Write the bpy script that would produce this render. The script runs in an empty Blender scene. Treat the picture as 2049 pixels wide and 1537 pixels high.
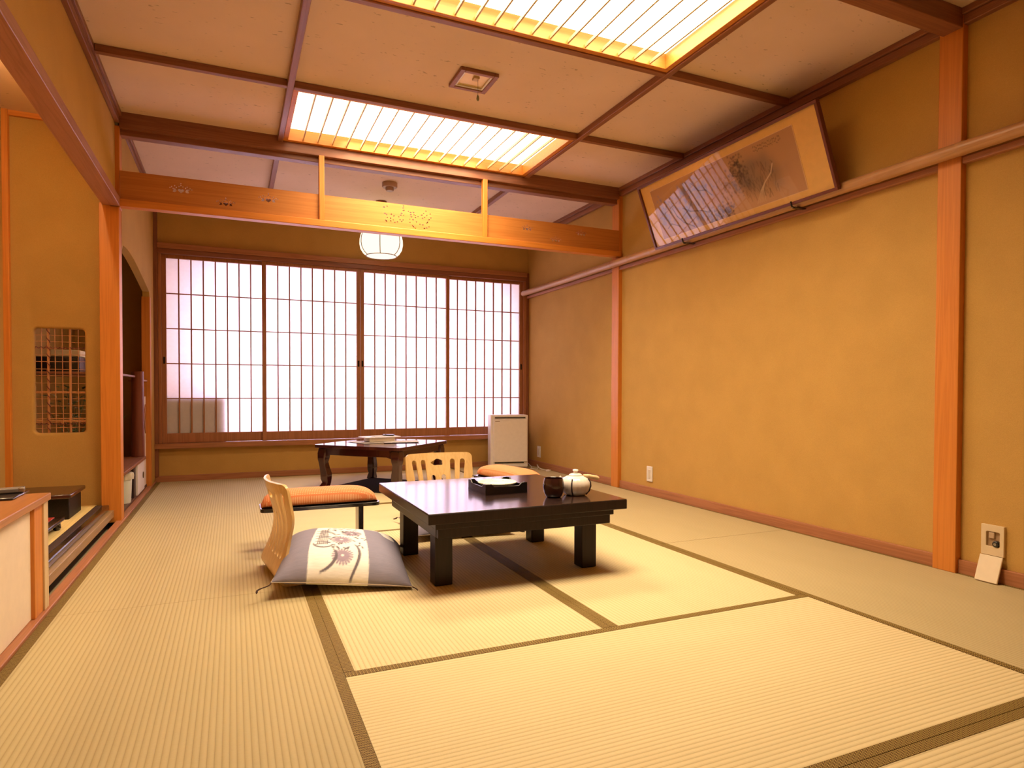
import bpy, bmesh, math, random
import numpy as np
from mathutils import Vector, Matrix
from mathutils.geometry import tessellate_polygon
random.seed(7); rng=np.random.default_rng(7)
C=bpy.context.scene.collection
PI=math.pi

# ------------------------------------------------------------------ materials
def N(nt,t,**kw):
    n=nt.nodes.new(t)
    for k,v in kw.items():
        if k in n.inputs: n.inputs[k].default_value=v
        else: setattr(n,k,v)
    return n
def base(name,rough=.5,color=(.5,.5,.5),spec=.5,metal=0,coat=0):
    m=bpy.data.materials.new(name); m.use_nodes=True
    nt=m.node_tree; b=nt.nodes['Principled BSDF']
    b.inputs['Base Color'].default_value=(*color,1); b.inputs['Roughness'].default_value=rough
    b.inputs['Specular IOR Level'].default_value=spec; b.inputs['Metallic'].default_value=metal
    b.inputs['Coat Weight'].default_value=coat
    return m,nt,b
def ramp(nt,src,stops):
    r=nt.nodes.new('ShaderNodeValToRGB'); e=r.color_ramp.elements
    while len(e)<len(stops): e.new(.5)
    for i,(p,c) in enumerate(stops): e[i].position=p; e[i].color=(*c,1)
    nt.links.new(src,r.inputs[0]); return r.outputs[0]
def coords(nt,scale=(1,1,1),which='Object'):
    tc=nt.nodes.new('ShaderNodeTexCoord'); mp=nt.nodes.new('ShaderNodeMapping'); mp.inputs['Scale'].default_value=scale
    nt.links.new(tc.outputs[which],mp.inputs[0]); return mp.outputs[0]
def bump(nt,b,h,strength=.3,dist=.002):
    n=N(nt,'ShaderNodeBump',Strength=strength,Distance=dist); nt.links.new(h,n.inputs['Height']); nt.links.new(n.outputs[0],b.inputs['Normal'])
def mix(nt,f,a,c,mode='MIX'):
    m=nt.nodes.new('ShaderNodeMix'); m.data_type='RGBA'; m.blend_type=mode
    for i,v in ((0,f),(6,a),(7,c)):
        if hasattr(v,'is_linked') or isinstance(v,bpy.types.NodeSocket): nt.links.new(v,m.inputs[i])
        elif i==0: m.inputs[0].default_value=v
        else: m.inputs[i].default_value=(*v,1)
    return m.outputs[2]
def mth(nt,op,a,b=None,c=None):
    n=nt.nodes.new('ShaderNodeMath'); n.operation=op
    for i,v in enumerate((a,b,c)):
        if v is None: continue
        if isinstance(v,bpy.types.NodeSocket): nt.links.new(v,n.inputs[i])
        else: n.inputs[i].default_value=v
    return n.outputs[0]
def plain(name,color,rough=.5,spec=.5,metal=0,coat=0,noise=.025,nscale=30):
    m,nt,b=base(name,rough,color,spec,metal,coat)
    v=coords(nt); t=N(nt,'ShaderNodeTexNoise',Scale=nscale,Detail=3.0); nt.links.new(v,t.inputs['Vector'])
    a=tuple(max(0,x*(1-noise)) for x in color); c=tuple(min(1,x*(1+noise)) for x in color)
    nt.links.new(ramp(nt,t.outputs[0],[(.3,a),(.7,c)]),b.inputs['Base Color']); return m
def wood(name,dark,light,axis='Z',rough=.42,rings=26,coat=0,spec=.5):
    m,nt,b=base(name,rough,light,spec,0,coat)
    s=[rings]*3; s['XYZ'.index(axis)]=rings*.035
    v=coords(nt,tuple(s))
    n1=N(nt,'ShaderNodeTexNoise',Scale=1.0,Detail=4.0,Roughness=.55,Distortion=.6); nt.links.new(v,n1.inputs['Vector'])
    s2=[150]*3; s2['XYZ'.index(axis)]=3
    v2=coords(nt,tuple(s2)); n2=N(nt,'ShaderNodeTexNoise',Scale=1.0,Detail=2.0); nt.links.new(v2,n2.inputs['Vector'])
    sw=mth(nt,'MULTIPLY',n1.outputs[0],34.0); sw=mth(nt,'SINE',sw); sw=mth(nt,'MULTIPLY_ADD',sw,.28,.5)
    f=mth(nt,'MULTIPLY_ADD',n2.outputs[0],.5,mth(nt,'MULTIPLY',sw,.5))
    nt.links.new(ramp(nt,f,[(.15,dark),(.62,light),(1,tuple(min(1,x*1.06) for x in light))]),b.inputs['Base Color'])
    bump(nt,b,f,.08,.001); return m
def plaster(name,color,var=.1,bs=.35):
    m,nt,b=base(name,.92,color,.15)
    v=coords(nt)
    n=N(nt,'ShaderNodeTexNoise',Scale=5.0,Detail=5.0); nt.links.new(v,n.inputs['Vector'])
    g=N(nt,'ShaderNodeTexNoise',Scale=420.0,Detail=2.0); nt.links.new(v,g.inputs['Vector'])
    f=mth(nt,'MULTIPLY_ADD',g.outputs[0],.6,mth(nt,'MULTIPLY',n.outputs[0],.4))
    a=tuple(x*(1-var) for x in color); c=tuple(min(1,x*(1+var)) for x in color)
    nt.links.new(ramp(nt,f,[(.32,a),(.68,c)]),b.inputs['Base Color']); bump(nt,b,g.outputs[0],bs,.002); return m
def ceiling_mat():
    m,nt,b=base('ceiling_paper',.9,(.6,.48,.34),.15)
    v=coords(nt); n=N(nt,'ShaderNodeTexNoise',Scale=2.5,Detail=4.0); nt.links.new(v,n.inputs['Vector'])
    v2=coords(nt,(26,60,60)); f=N(nt,'ShaderNodeTexNoise',Scale=1.0,Detail=1.5); nt.links.new(v2,f.inputs['Vector'])
    c0=ramp(nt,n.outputs[0],[(.3,(.73,.54,.39)),(.7,(.79,.59,.44))])
    fl=ramp(nt,f.outputs[0],[(.70,(0,0,0)),(.76,(.6,.6,.6))])
    nt.links.new(mix(nt,fl,c0,(.33,.22,.13)),b.inputs['Base Color'])
    g=N(nt,'ShaderNodeTexNoise',Scale=250.0); nt.links.new(v,g.inputs['Vector']); bump(nt,b,g.outputs[0],.15,.001); return m
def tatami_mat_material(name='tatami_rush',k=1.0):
    m,nt,b=base(name,.72,(.6,.5,.3),.25)
    tc=nt.nodes.new('ShaderNodeTexCoord'); sp=nt.nodes.new('ShaderNodeSeparateXYZ'); nt.links.new(tc.outputs['Object'],sp.inputs[0])
    w=mth(nt,'ABSOLUTE',mth(nt,'SINE',mth(nt,'MULTIPLY',sp.outputs[0],PI/.0155)))
    v=coords(nt,(60,900,1)); n=N(nt,'ShaderNodeTexNoise',Scale=1.0,Detail=2.0); nt.links.new(v,n.inputs['Vector'])
    v3=coords(nt,(5,1.5,1)); n3=N(nt,'ShaderNodeTexNoise',Scale=1.0,Detail=3.0); nt.links.new(v3,n3.inputs['Vector'])
    oi=nt.nodes.new('ShaderNodeObjectInfo')
    c=ramp(nt,w,[(0,(.41,.31,.15)),(.35,(.63,.525,.29)),(1,(.71,.60,.35))])
    c=mix(nt,.22,c,ramp(nt,n.outputs[0],[(.25,(.45,.36,.17)),(.75,(.8,.68,.40))]))
    c=mix(nt,.25,c,ramp(nt,n3.outputs[0],[(.3,(.58,.46,.24)),(.7,(.72,.58,.33))]))
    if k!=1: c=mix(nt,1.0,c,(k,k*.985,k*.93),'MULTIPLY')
    nt.links.new(c,b.inputs['Base Color'])
    h=mth(nt,'ADD',w,mth(nt,'MULTIPLY',n.outputs[0],.25)); bump(nt,b,h,.5,.0018); return m
def border_material():
    m,nt,b=base('tatami_border_cloth',.7,(.2,.15,.05),.3)
    tc=nt.nodes.new('ShaderNodeTexCoord'); sp=nt.nodes.new('ShaderNodeSeparateXYZ'); nt.links.new(tc.outputs['Object'],sp.inputs[0])
    S=.0115
    def lat(off):
        x=mth(nt,'ADD',mth(nt,'DIVIDE',sp.outputs[0],S),off*.5); y=mth(nt,'ADD',mth(nt,'DIVIDE',sp.outputs[1],S*1.732),off*.5)
        fx=mth(nt,'SUBTRACT',mth(nt,'FLOORED_MODULO',x,1.0),.5); fy=mth(nt,'MULTIPLY',mth(nt,'SUBTRACT',mth(nt,'FLOORED_MODULO',y,1.0),.5),1.732)
        return mth(nt,'SQRT',mth(nt,'ADD',mth(nt,'MULTIPLY',fx,fx),mth(nt,'MULTIPLY',fy,fy)))
    a,c=lat(0),lat(1)
    e=mth(nt,'ABSOLUTE',mth(nt,'SUBTRACT',a,c)); d=mth(nt,'MINIMUM',a,c)
    edge=mth(nt,'LESS_THAN',e,.11); ring=mth(nt,'MULTIPLY',mth(nt,'GREATER_THAN',d,.15),mth(nt,'LESS_THAN',d,.22))
    f=mth(nt,'MAXIMUM',edge,mth(nt,'MULTIPLY',ring,.7))
    nt.links.new(mix(nt,f,(.105,.055,.009),(.48,.36,.10)),b.inputs['Base Color']); return m
def attr_mat(name,rough=.85,fine=0,spec=.2):
    m,nt,b=base(name,rough,spec=spec)
    a=nt.nodes.new('ShaderNodeAttribute'); a.attribute_name='Col'; col=a.outputs['Color']
    if fine:
        v=coords(nt,(30,500,30)); n=N(nt,'ShaderNodeTexNoise',Scale=1.0,Detail=2.0); nt.links.new(v,n.inputs['Vector'])
        col=mix(nt,.35,col,ramp(nt,n.outputs[0],[(.3,(.62,.62,.62)),(.7,(1,1,1))]),'MULTIPLY')
        v2=coords(nt,(9,60,9)); n2=N(nt,'ShaderNodeTexNoise',Scale=1.0,Detail=3.0); nt.links.new(v2,n2.inputs['Vector']); bump(nt,b,n2.outputs[0],.35,.004)
    nt.links.new(col,b.inputs['Base Color']); return m
def emit(name,color,s):
    m=bpy.data.materials.new(name); m.use_nodes=True; nt=m.node_tree; nt.nodes.clear()
    e=N(nt,'ShaderNodeEmission',Strength=s); e.inputs[0].default_value=(*color,1); o=nt.nodes.new('ShaderNodeOutputMaterial'); nt.links.new(e.outputs[0],o.inputs[0]); return m
def paper(name,color=(.93,.91,.92),t=.48):
    m=bpy.data.materials.new(name); m.use_nodes=True; nt=m.node_tree; nt.nodes.clear()
    d=N(nt,'ShaderNodeBsdfDiffuse'); r=N(nt,'ShaderNodeBsdfTranslucent'); x=N(nt,'ShaderNodeMixShader'); x.inputs[0].default_value=t
    v=coords(nt,(40,40,40)); n=N(nt,'ShaderNodeTexNoise',Scale=1.0,Detail=4.0); nt.links.new(v,n.inputs['Vector'])
    c=ramp(nt,n.outputs[0],[(.3,tuple(k*.96 for k in color)),(.7,color)])
    nt.links.new(c,d.inputs[0]); nt.links.new(c,r.inputs[0])
    o=nt.nodes.new('ShaderNodeOutputMaterial'); nt.links.new(d.outputs[0],x.inputs[1]); nt.links.new(r.outputs[0],x.inputs[2]); nt.links.new(x.outputs[0],o.inputs[0]); return m
def glass_mat():
    m=bpy.data.materials.new('picture_glass'); m.use_nodes=True; nt=m.node_tree; nt.nodes.clear()
    t=N(nt,'ShaderNodeBsdfTransparent'); g=N(nt,'ShaderNodeBsdfGlossy',Roughness=.01); f=N(nt,'ShaderNodeFresnel',IOR=1.45); x=nt.nodes.new('ShaderNodeMixShader')
    gm=nt.nodes.new('ShaderNodeNewGeometry'); k=mth(nt,'MULTIPLY',mth(nt,'MULTIPLY',f.outputs[0],1.6),mth(nt,'SUBTRACT',1.0,gm.outputs['Backfacing']))
    o=nt.nodes.new('ShaderNodeOutputMaterial'); nt.links.new(k,x.inputs[0]); nt.links.new(t.outputs[0],x.inputs[1]); nt.links.new(g.outputs[0],x.inputs[2]); nt.links.new(x.outputs[0],o.inputs[0]); return m

W={}
for ax in 'XYZ':
    W['post'+ax]=wood('post_wood_'+ax,(.55,.175,.02),(.66,.235,.032),ax,.45)
    W['dark'+ax]=wood('red_brown_wood_'+ax,(.19,.065,.03),(.29,.11,.05),ax,.42)
    W['rail'+ax]=wood('rail_wood_'+ax,(.30,.11,.045),(.42,.17,.07),ax,.45)
    W['pale'+ax]=wood('pale_wood_'+ax,(.58,.40,.20),(.70,.52,.28),ax,.4)
    W['shoji'+ax]=wood('screen_frame_wood_'+ax,(.30,.115,.045),(.42,.175,.07),ax,.45)
M_wall=plaster('sand_plaster',(.54,.325,.092),.10)
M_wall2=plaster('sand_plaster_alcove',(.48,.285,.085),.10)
M_ceil=ceiling_mat()
M_tat=tatami_mat_material(); M_tat_dark=tatami_mat_material('tatami_rush_dark',.73); M_bord=border_material()  # left and right rows use the rush colours multiplied darker
M_black=plain('black_lacquer',(.012,.009,.009),.18,.5,0,.3)
def coat_rough(m,v):
    m.node_tree.nodes['Principled BSDF'].inputs['Coat Roughness'].default_value=v; return m
M_table=wood('dark_table_wood',(.016,.007,.006),(.032,.014,.011),'X',.26,30,.85,.5); coat_rough(M_table,.13)
M_tleg=wood('dark_leg_wood',(.012,.006,.005),(.022,.010,.008),'Z',.38,30,0,.3)
M_cherry=plain('dark_cherry_lacquer',(.045,.008,.008),.14,.5,0,.5)
M_white=plain('white_plastic',(.78,.74,.70),.4)
M_cream=plain('cream_door_paper',(.80,.68,.52),.7,.3)
M_diff=emit('lamp_diffuser',(1.0,.80,.55),4.2)
M_lant=emit('lantern_glow',(1.0,.86,.64),1.45)
M_tube=emit('alcove_tube',(1.0,.74,.42),85.0)
M_paper=paper('shoji_paper')
M_glass=glass_mat()
M_metal=plain('grey_metal',(.35,.33,.31),.35,.5,.8)
M_bamboo=wood('bamboo_rail',(.40,.20,.075),(.52,.28,.12),'Y',.35)

# ------------------------------------------------------------------ mesh helpers
class MB:
    def __init__(s): s.bm=bmesh.new()
    def box(s,x0,x1,y0,y1,z0,z1,mtx=None):
        vs=[s.bm.verts.new((x,y,z)) for x in (x0,x1) for y in (y0,y1) for z in (z0,z1)]
        for f in ((0,1,3,2),(4,6,7,5),(0,4,5,1),(2,3,7,6),(0,2,6,4),(1,5,7,3)): s.bm.faces.new([vs[i] for i in f])
        if mtx is not None:
            for v in vs: v.co=mtx@v.co
        return s
    def cyl(s,p0,p1,r0,r1=None,n=16):
        p0,p1=Vector(p0),Vector(p1); r1=r0 if r1 is None else r1
        d=(p1-p0).normalized(); a=d.orthogonal().normalized(); b=d.cross(a)
        A=[s.bm.verts.new(p0+(a*math.cos(t)+b*math.sin(t))*r0) for t in [2*PI*i/n for i in range(n)]]
        B=[s.bm.verts.new(p1+(a*math.cos(t)+b*math.sin(t))*r1) for t in [2*PI*i/n for i in range(n)]]
        for i in range(n): s.bm.faces.new((A[i],A[(i+1)%n],B[(i+1)%n],B[i]))
        s.bm.faces.new(A[::-1]); s.bm.faces.new(B); return s
    def lathe(s,prof,c=(0,0,0),n=40,rfun=None,caps=True):
        rings=[]
        for r,z in prof:
            rings.append([s.bm.verts.new((c[0]+r*(rfun(t,z) if rfun else 1)*math.cos(t),c[1]+r*(rfun(t,z) if rfun else 1)*math.sin(t),c[2]+z)) for t in [2*PI*i/n for i in range(n)]])
        for A,B in zip(rings,rings[1:]):
            for i in range(n): s.bm.faces.new((A[i],A[(i+1)%n],B[(i+1)%n],B[i]))
        if caps: s.bm.faces.new(rings[0][::-1]); s.bm.faces.new(rings[-1])
        return s
    def tube(s,pts,r,n=8):
        pts=[Vector(p) for p in pts]; rings=[]
        up=Vector((.13,.31,.94))
        for i,p in enumerate(pts):
            d=(pts[min(i+1,len(pts)-1)]-pts[max(i-1,0)]).normalized(); a=d.cross(up)
            if a.length<1e-3: a=d.orthogonal()
            a.normalize(); b=d.cross(a); rr=r[i] if isinstance(r,(list,tuple)) else r
            rings.append([s.bm.verts.new(p+(a*math.cos(t)+b*math.sin(t))*rr) for t in [2*PI*k/n for k in range(n)]])
        for A,B in zip(rings,rings[1:]):
            for k in range(n): s.bm.faces.new((A[k],A[(k+1)%n],B[(k+1)%n],B[k]))
        s.bm.faces.new(rings[0][::-1]); s.bm.faces.new(rings[-1]); return s
    def sheet(s,outer,holes=(),thick=.01,fn=None):
        """flat plate with holes in (a,b); fn maps (a,b,d) -> xyz"""
        polys=[outer]+list(holes); flat=[p for q in polys for p in q]
        tris=tessellate_polygon([[Vector((x,y,0)) for x,y in q] for q in polys])
        fn=fn or (lambda a,b,d:(a,b,d))
        A=[s.bm.verts.new(fn(x,y,0)) for x,y in flat]; B=[s.bm.verts.new(fn(x,y,thick)) for x,y in flat]
        for t in tris:
            try: s.bm.faces.new([A[i] for i in t]); s.bm.faces.new([B[i] for i in t][::-1])
            except ValueError: pass
        k=0
        for q in polys:
            n=len(q)
            for i in range(n):
                a,b=k+i,k+(i+1)%n; s.bm.faces.new((A[a],A[b],B[b],B[a]))
            k+=n
        return s
    def build(s,name,mat,parent=None,bevel=0,smooth=False,seg=2,off=True,recalc=True,angle=40):
        me=bpy.data.meshes.new(name)
        if recalc: bmesh.ops.recalc_face_normals(s.bm,faces=s.bm.faces)
        if parent is not None and off:
            p=parent; L=Vector((0,0,0))
            while p is not None: L+=p.location; p=p.parent
            for v in s.bm.verts: v.co-=L
        s.bm.to_mesh(me); s.bm.free()
        o=bpy.data.objects.new(name,me); C.objects.link(o); o.parent=parent
        for mm in (mat if isinstance(mat,(list,tuple)) else [mat]): me.materials.append(mm)
        if bevel:
            b=o.modifiers.new('bevel','BEVEL'); b.width=bevel; b.segments=seg; b.limit_method='ANGLE'; b.angle_limit=math.radians(50); smooth=True if smooth is False else smooth
        if smooth:
            me.shade_smooth()
            try: me.set_sharp_from_angle(angle=math.radians(angle))
            except Exception: pass
        return o
def thing(name,label,cat,loc=(0,0,0),rz=0,group=None):
    o=bpy.data.objects.new(name,None); C.objects.link(o); o.location=loc; o.rotation_euler=(0,0,rz); o.empty_display_size=.1
    return tag(o,label,cat,group)
def tag(o,label,cat,group=None):
    o['label']=label; o['category']=cat
    if group: o['group']=group
    return o
def struct(o): o['kind']='structure'; return o
def sbox(name,mat,*b,bevel=0): return struct(MB().box(*b).build(name,mat,bevel=bevel))

XL,X1,X2,X3,XR=-.6225,.291,1.197,2.103,3.02
YB=6.423; ZC=2.525
# ------------------------------------------------------------------ room shell
sbox('floor',plain('floor_board',(.50,.40,.22),.8),-1.4,3.2,-1.1,7.0,-.10,-.045)
m=MB()   # ceiling with openings for the two light boxes
m.box(-.66,.3175,-1.05,6.5,ZC,ZC+.03).box(2.1025,3.1,-1.05,6.5,ZC,ZC+.03)
for a,b in ((-1.05,1.90),(2.765,3.745),(4.55,6.5)): m.box(.3175,2.1025,a,b,ZC,ZC+.03)
m.box(-.66,3.1,-1.05,6.5,ZC+.09,ZC+.12)
struct(m.build('ceiling',M_ceil))
sbox('wall_right',M_wall,XR,XR+.1,-1.05,7.0,-.05,2.62)
sbox('wall_front',M_wall,-1.4,3.1,-1.15,-1.05,-.05,2.62)
m=MB().box(-.66,3.02,YB,YB+.08,-.04,.30).box(-.66,3.02,YB,YB+.08,2.12,2.62).box(-.66,-.60,YB,YB+.08,.30,2.12).box(2.985,3.02,YB,YB+.08,.30,2.12)
struct(m.build('wall_back',M_wall))
# left side: wall over the alcove beam, and wall with a low arch in the rear bay
sbox('wall_left',M_wall,-.70,-.655,-1.05,4.56,1.995,2.62)
arch=[(4.66,2.62),(4.66,1.70)]
for i in range(15):
    t=i/14; arch.append((4.66+.05+1.36*t,1.74+.025*math.sin(min(1,t*2.2)*PI*.5)-.15*max(0,t-.12)**1.25))
arch+=[(6.09,1.60),(6.16,1.58),(6.16,-.04),(6.43,-.04),(6.43,2.62)]
struct(MB().sheet(arch,(),.05,lambda a,b,d:(-.685+d,a,b)).build('wall_left_rear',M_wall))
sbox('wall_alcove_back',M_wall2,-1.30,-1.225,-1.05,6.5,-.05,2.62)
sbox('ceiling_alcove',M_ceil,-1.3,-.70,-1.05,4.62,2.455,2.49)
sbox('ceiling_niche',M_ceil,-1.3,-.685,4.66,6.5,2.10,2.13)
sbox('wall_niche_end',M_wall2,-1.3,-.685,6.42,6.5,-.05,2.3)
# wall between alcove and niche, with lattice window opening (rounded)
def rrect(x0,x1,y0,y1,r,n=6):
    p=[]
    for cx,cy,a in ((x1-r,y1-r,0),(x0+r,y1-r,90),(x0+r,y0+r,180),(x1-r,y0+r,270)):
        for i in range(n+1):
            t=math.radians(a+90*i/n); p.append((cx+r*math.cos(t),cy+r*math.sin(t)))
    return p
m=MB()
oc=[(-.735,2.47),(-1.24,2.47),(-1.24,-.04),(-.735,-.04)]
rings=[]
for y,gr in ((4.62,.016),(4.6225,.008),(4.628,.002),(4.636,0),(4.66,0),(4.675,.008)):
    rings.append([m.bm.verts.new((a,y,b)) for a,b in rrect(-1.088-gr,-.832+gr,.557-gr,1.190+gr,.022+gr)])
Oc=[[m.bm.verts.new((a,y,b)) for a,b in oc] for y in (4.62,4.675)]
for k,F in ((0,rings[0]),(1,rings[-1])):
    for c in range(4):
        for i in range(6): m.bm.faces.new((Oc[k][c],F[c*7+i],F[c*7+i+1]))
        m.bm.faces.new((Oc[k][c],F[c*7+6],F[(c*7+7)%28])); m.bm.faces.new((Oc[k][c],F[(c*7+7)%28],Oc[k][(c+1)%4]))
for A,B in zip(rings,rings[1:]):
    for i in range(28): m.bm.faces.new((A[i],A[(i+1)%28],B[(i+1)%28],B[i]))
for i in range(4): m.bm.faces.new((Oc[0][i],Oc[0][(i+1)%4],Oc[1][(i+1)%4],Oc[1][i]))
o=struct(m.build('wall_alcove_side',M_wall2,smooth=True,angle=50))
# veranda behind the paper screens
sbox('wall_veranda_left',M_wall,-.72,-.62,6.5,7.0,-.05,2.62)
sbox('ceiling_veranda',plain('veranda_ceiling',(.6,.55,.55),.9),-.66,3.1,6.5,7.0,2.30,2.36)
m=MB().box(-.66,3.1,6.90,6.96,-.05,.25).box(-.66,3.1,6.90,6.96,1.98,2.62).box(-.66,-.28,6.90,6.96,.25,1.98).box(2.78,3.1,6.90,6.96,.25,1.98)
struct(m.build('wall_veranda_outer',M_wall))

tn=[0]
def trim(mat,*b,bevel=.003):
    tn[0]+=1; return sbox('trim_%d'%tn[0],mat,*b,bevel=bevel)
# posts
trim(W['postZ'],2.985,3.05,1.812,1.916,0,2.5); trim(W['postZ'],2.985,3.05,4.557,4.662,0,2.46)
trim(W['postZ'],-.742,-.636,4.557,4.660,0,1.96); trim(W['postZ'],-.685,-.630,4.557,4.645,1.94,2.44)
trim(W['postZ'],-.697,-.633,6.095,6.165,0,1.60)
trim(W['postZ'],-1.235,-1.195,4.585,4.62,.11,2.455)
trim(W['postX'],-1.235,-.74,4.598,4.622,2.425,2.458)
# corner boards at the rear wall
trim(W['darkZ'],-.636,-.604,6.385,6.425,.05,2.45); trim(W['darkZ'],2.985,3.02,6.395,6.425,.05,2.12)
# alcove beam
trim(wood('alcove_beam_wood',(.27,.10,.055),(.38,.165,.10),'Y',.4),-.724,-.628,-1.05,4.557,1.947,2.0)
# crown rails
for y0,y1 in ((-1.05,4.55),(4.66,6.42)):
    trim(W['darkY'],2.987,3.02,y0,y1,2.455,2.4945); trim(W['darkY'],2.975,3.02,y0,y1,2.495,ZC)
    trim(W['darkY'],-.655,-.628,y0,y1,2.455,2.4945); trim(W['darkY'],-.655,-.616,y0,y1,2.495,ZC)
# ceiling battens
for x in (.30,2.12):
    trim(W['darkY'],x-.0175,x+.0175,-1.05,4.55,2.487,ZC); trim(W['darkY'],x-.0175,x+.0175,4.66,6.42,2.487,ZC)
for y in (2.785,3.725):
    for a,b in ((-.616,.2825),(.3175,2.1025),(2.1375,2.975)): trim(W['darkX'],a,b,y-.0175,y+.0175,2.487,ZC)
trim(W['darkX'],-.655,2.985,1.812,1.90,2.44,ZC)
trim(W['darkX'],-.616,2.975,6.36,6.42,2.46,ZC)
# transom: upper beam, lower beam, struts
trim(W['darkX'],-.63,2.985,4.550,4.600,2.43,2.53); trim(W['darkX'],-.63,2.985,4.585,4.655,2.395,2.53)
trim(W['postX'],-.63,2.99,4.53,4.60,1.945,1.99)
for x in (.567,1.772): trim(W['postZ'],x-.0175,x+.0175,4.534,4.58,1.99,2.43)
# baseboards and floor edging
struct(MB().box(3.002,3.02,-1.05,1.812,0,.062).box(3.002,3.02,1.916,4.557,0,.062).box(3.002,3.02,4.662,6.42,0,.062).build('baseboard_right',W['railY'],bevel=.002))
struct(MB().box(-.634,3.02,6.398,6.423,-.02,.052).build('baseboard_back',W['railX'],bevel=.002))
struct(MB().box(-.665,-.624,-1.05,4.556,-.04,.012).box(-.665,-.624,4.556,6.4,-.04,.012).build('baseboard_left',W['railY'],bevel=.003))
# long bamboo picture rail with wooden rail under it
for y0,y1 in ((-1.05,1.812),(1.916,4.557),(4.662,6.42)): trim(W['railY'],2.99,3.02,y0,y1,1.838,1.868)
m=MB()
pts=[];rad=[];nodes=[1.15,1.79,2.19,2.9,3.45,4.05,4.36,4.62,5.0,5.42,5.85]
y=-1.05
while y<6.41:
    d=min(abs(y-n) for n in nodes); pts.append((2.955,y,1.893)); rad.append(.030+(.0022*math.exp(-(d/.012)**2))); y+=.02 if d>.05 else .006
m.tube(pts,rad,18)
for n in nodes: m.tube([(2.955,n-.002,1.893),(2.955,n+.002,1.893)],.0295,12)
tn[0]+=1; struct(m.build('trim_%d'%tn[0],M_bamboo,smooth=True))
# shoji opening: lintel and sill
trim(W['shojiX'],-.604,2.985,6.372,6.43,2.07,2.118); trim(W['darkX'],-.604,2.985,6.385,6.47,2.028,2.07)
trim(W['shojiX'],-.636,2.985,6.36,6.47,.297,.342)
trim(W['shojiZ'],-.604,-.578,6.40,6.47,.342,2.03); trim(W['shojiZ'],2.962,2.99,6.40,6.47,.342,2.03)
# alcove floor and its black framed edge
sbox('floor_alcove',wood('alcove_floor_straw',(.72,.53,.19),(.82,.63,.26),'Y',.7,60),-1.225,-.775,2.86,4.62,-.04,.106)
trim(plain('alcove_woven_edge',(.055,.032,.026),.7,.3,0,0,.5,260),-.775,-.735,2.86,4.57,.0,.110)
trim(M_black,-.735,-.700,2.86,4.556,.080,.112,bevel=.006); trim(wood('plinth_tan_reflection',(.26,.16,.07),(.34,.22,.10),'Y',.4),-.735,-.676,2.86,4.556,.034,.078,bevel=.003); trim(M_black,-.735,-.705,2.86,4.556,-.03,.034)  # tan board colour stands in for reflected tatami; black strip below for recess shade
sbox('floor_niche',plain('niche_floor_dark',(.10,.045,.025),.4),-1.225,-.665,4.66,6.42,-.04,.03)

# ------------------------------------------------------------------ tatami
matid=0
def tatami(cx,cy,w,l,rot,label,mt=None):
    o=MB().box(-w/2+.0008,w/2-.0008,-l/2+.0008,l/2-.0008,-.045,0).build('tatami_mat',mt or M_tat)
    o.location=(cx,cy,0); o.rotation_euler=(0,0,rot)
    for s in (-1,1):
        x0,x1=sorted((s*(w/2-.0005),s*(w/2-.031)))
        b=MB().box(x0,x1,-l/2+.001,l/2-.001,-.01,.0012).build('border',M_bord,o,off=False); b['label']='patterned green and gold cloth border'
    return tag(o,label,'tatami mat','tatami mats laid over the floor')
wL=X1-XL; wR=XR-.002-X3
tatami((XL+X1)/2,.94-.905,wL,1.808,0,'tatami mat in the left row, running out of the frame at the near end',M_tat_dark)
tatami((XL+X1)/2,(.94+2.749)/2,wL,1.809,0,'tatami mat in the left row, beside the cream cabinet door',M_tat_dark)
tatami((XL+X1)/2,(2.749+4.565)/2,wL,1.816,0,'tatami mat in the left row, beside the black edge of the alcove',M_tat_dark)
tatami((XL+X1)/2,(4.565+6.397)/2,wL,1.832,0,'tatami mat in the left row, running up to the paper screen wall',M_tat_dark)
tatami((X1+X3)/2,.968-.455,.908,X3-X1,PI/2,'tatami mat laid crosswise in the near right corner of the photo')
tatami((X1+X3)/2,(.968+1.868)/2,.90,X3-X1,PI/2,'empty tatami mat laid crosswise in front of the low black table')
tatami((X1+X2)/2,(1.868+3.669)/2,X2-X1,1.801,0,'tatami mat under the left legs of the low black table')
tatami((X2+X3)/2,(1.868+3.669)/2,X3-X2,1.801,0,'tatami mat under the right legs of the low black table')
tatami((X1+X3)/2,(3.669+4.578)/2,.909,X3-X1,PI/2,'tatami mat laid crosswise just behind the low black table and legless chairs')
tatami((X1+X3)/2,(4.578+5.487)/2,.909,X3-X1,PI/2,'tatami mat laid crosswise under the front leg of the cherry table')
tatami((X1+X3)/2,(5.487+6.397)/2,.910,X3-X1,PI/2,'tatami mat laid crosswise along the wall under the paper screens')
tatami((X3+XR)/2,.97-.905,wR,1.808,0,'tatami mat in the right row, running out of the frame at the near end',M_tat_dark)
tatami((X3+XR)/2,(.97+2.788)/2,wR,1.816,0,'tatami mat in the right row, beside the open floor socket',M_tat_dark)
tatami((X3+XR)/2,(2.788+4.60)/2,wR,1.81,0,'tatami mat in the right row, beside the light switch plate',M_tat_dark)
tatami((X3+XR)/2,(4.60+6.397)/2,wR,1.797,0,'tatami mat in the right row, under the air purifier',M_tat_dark)

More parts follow.
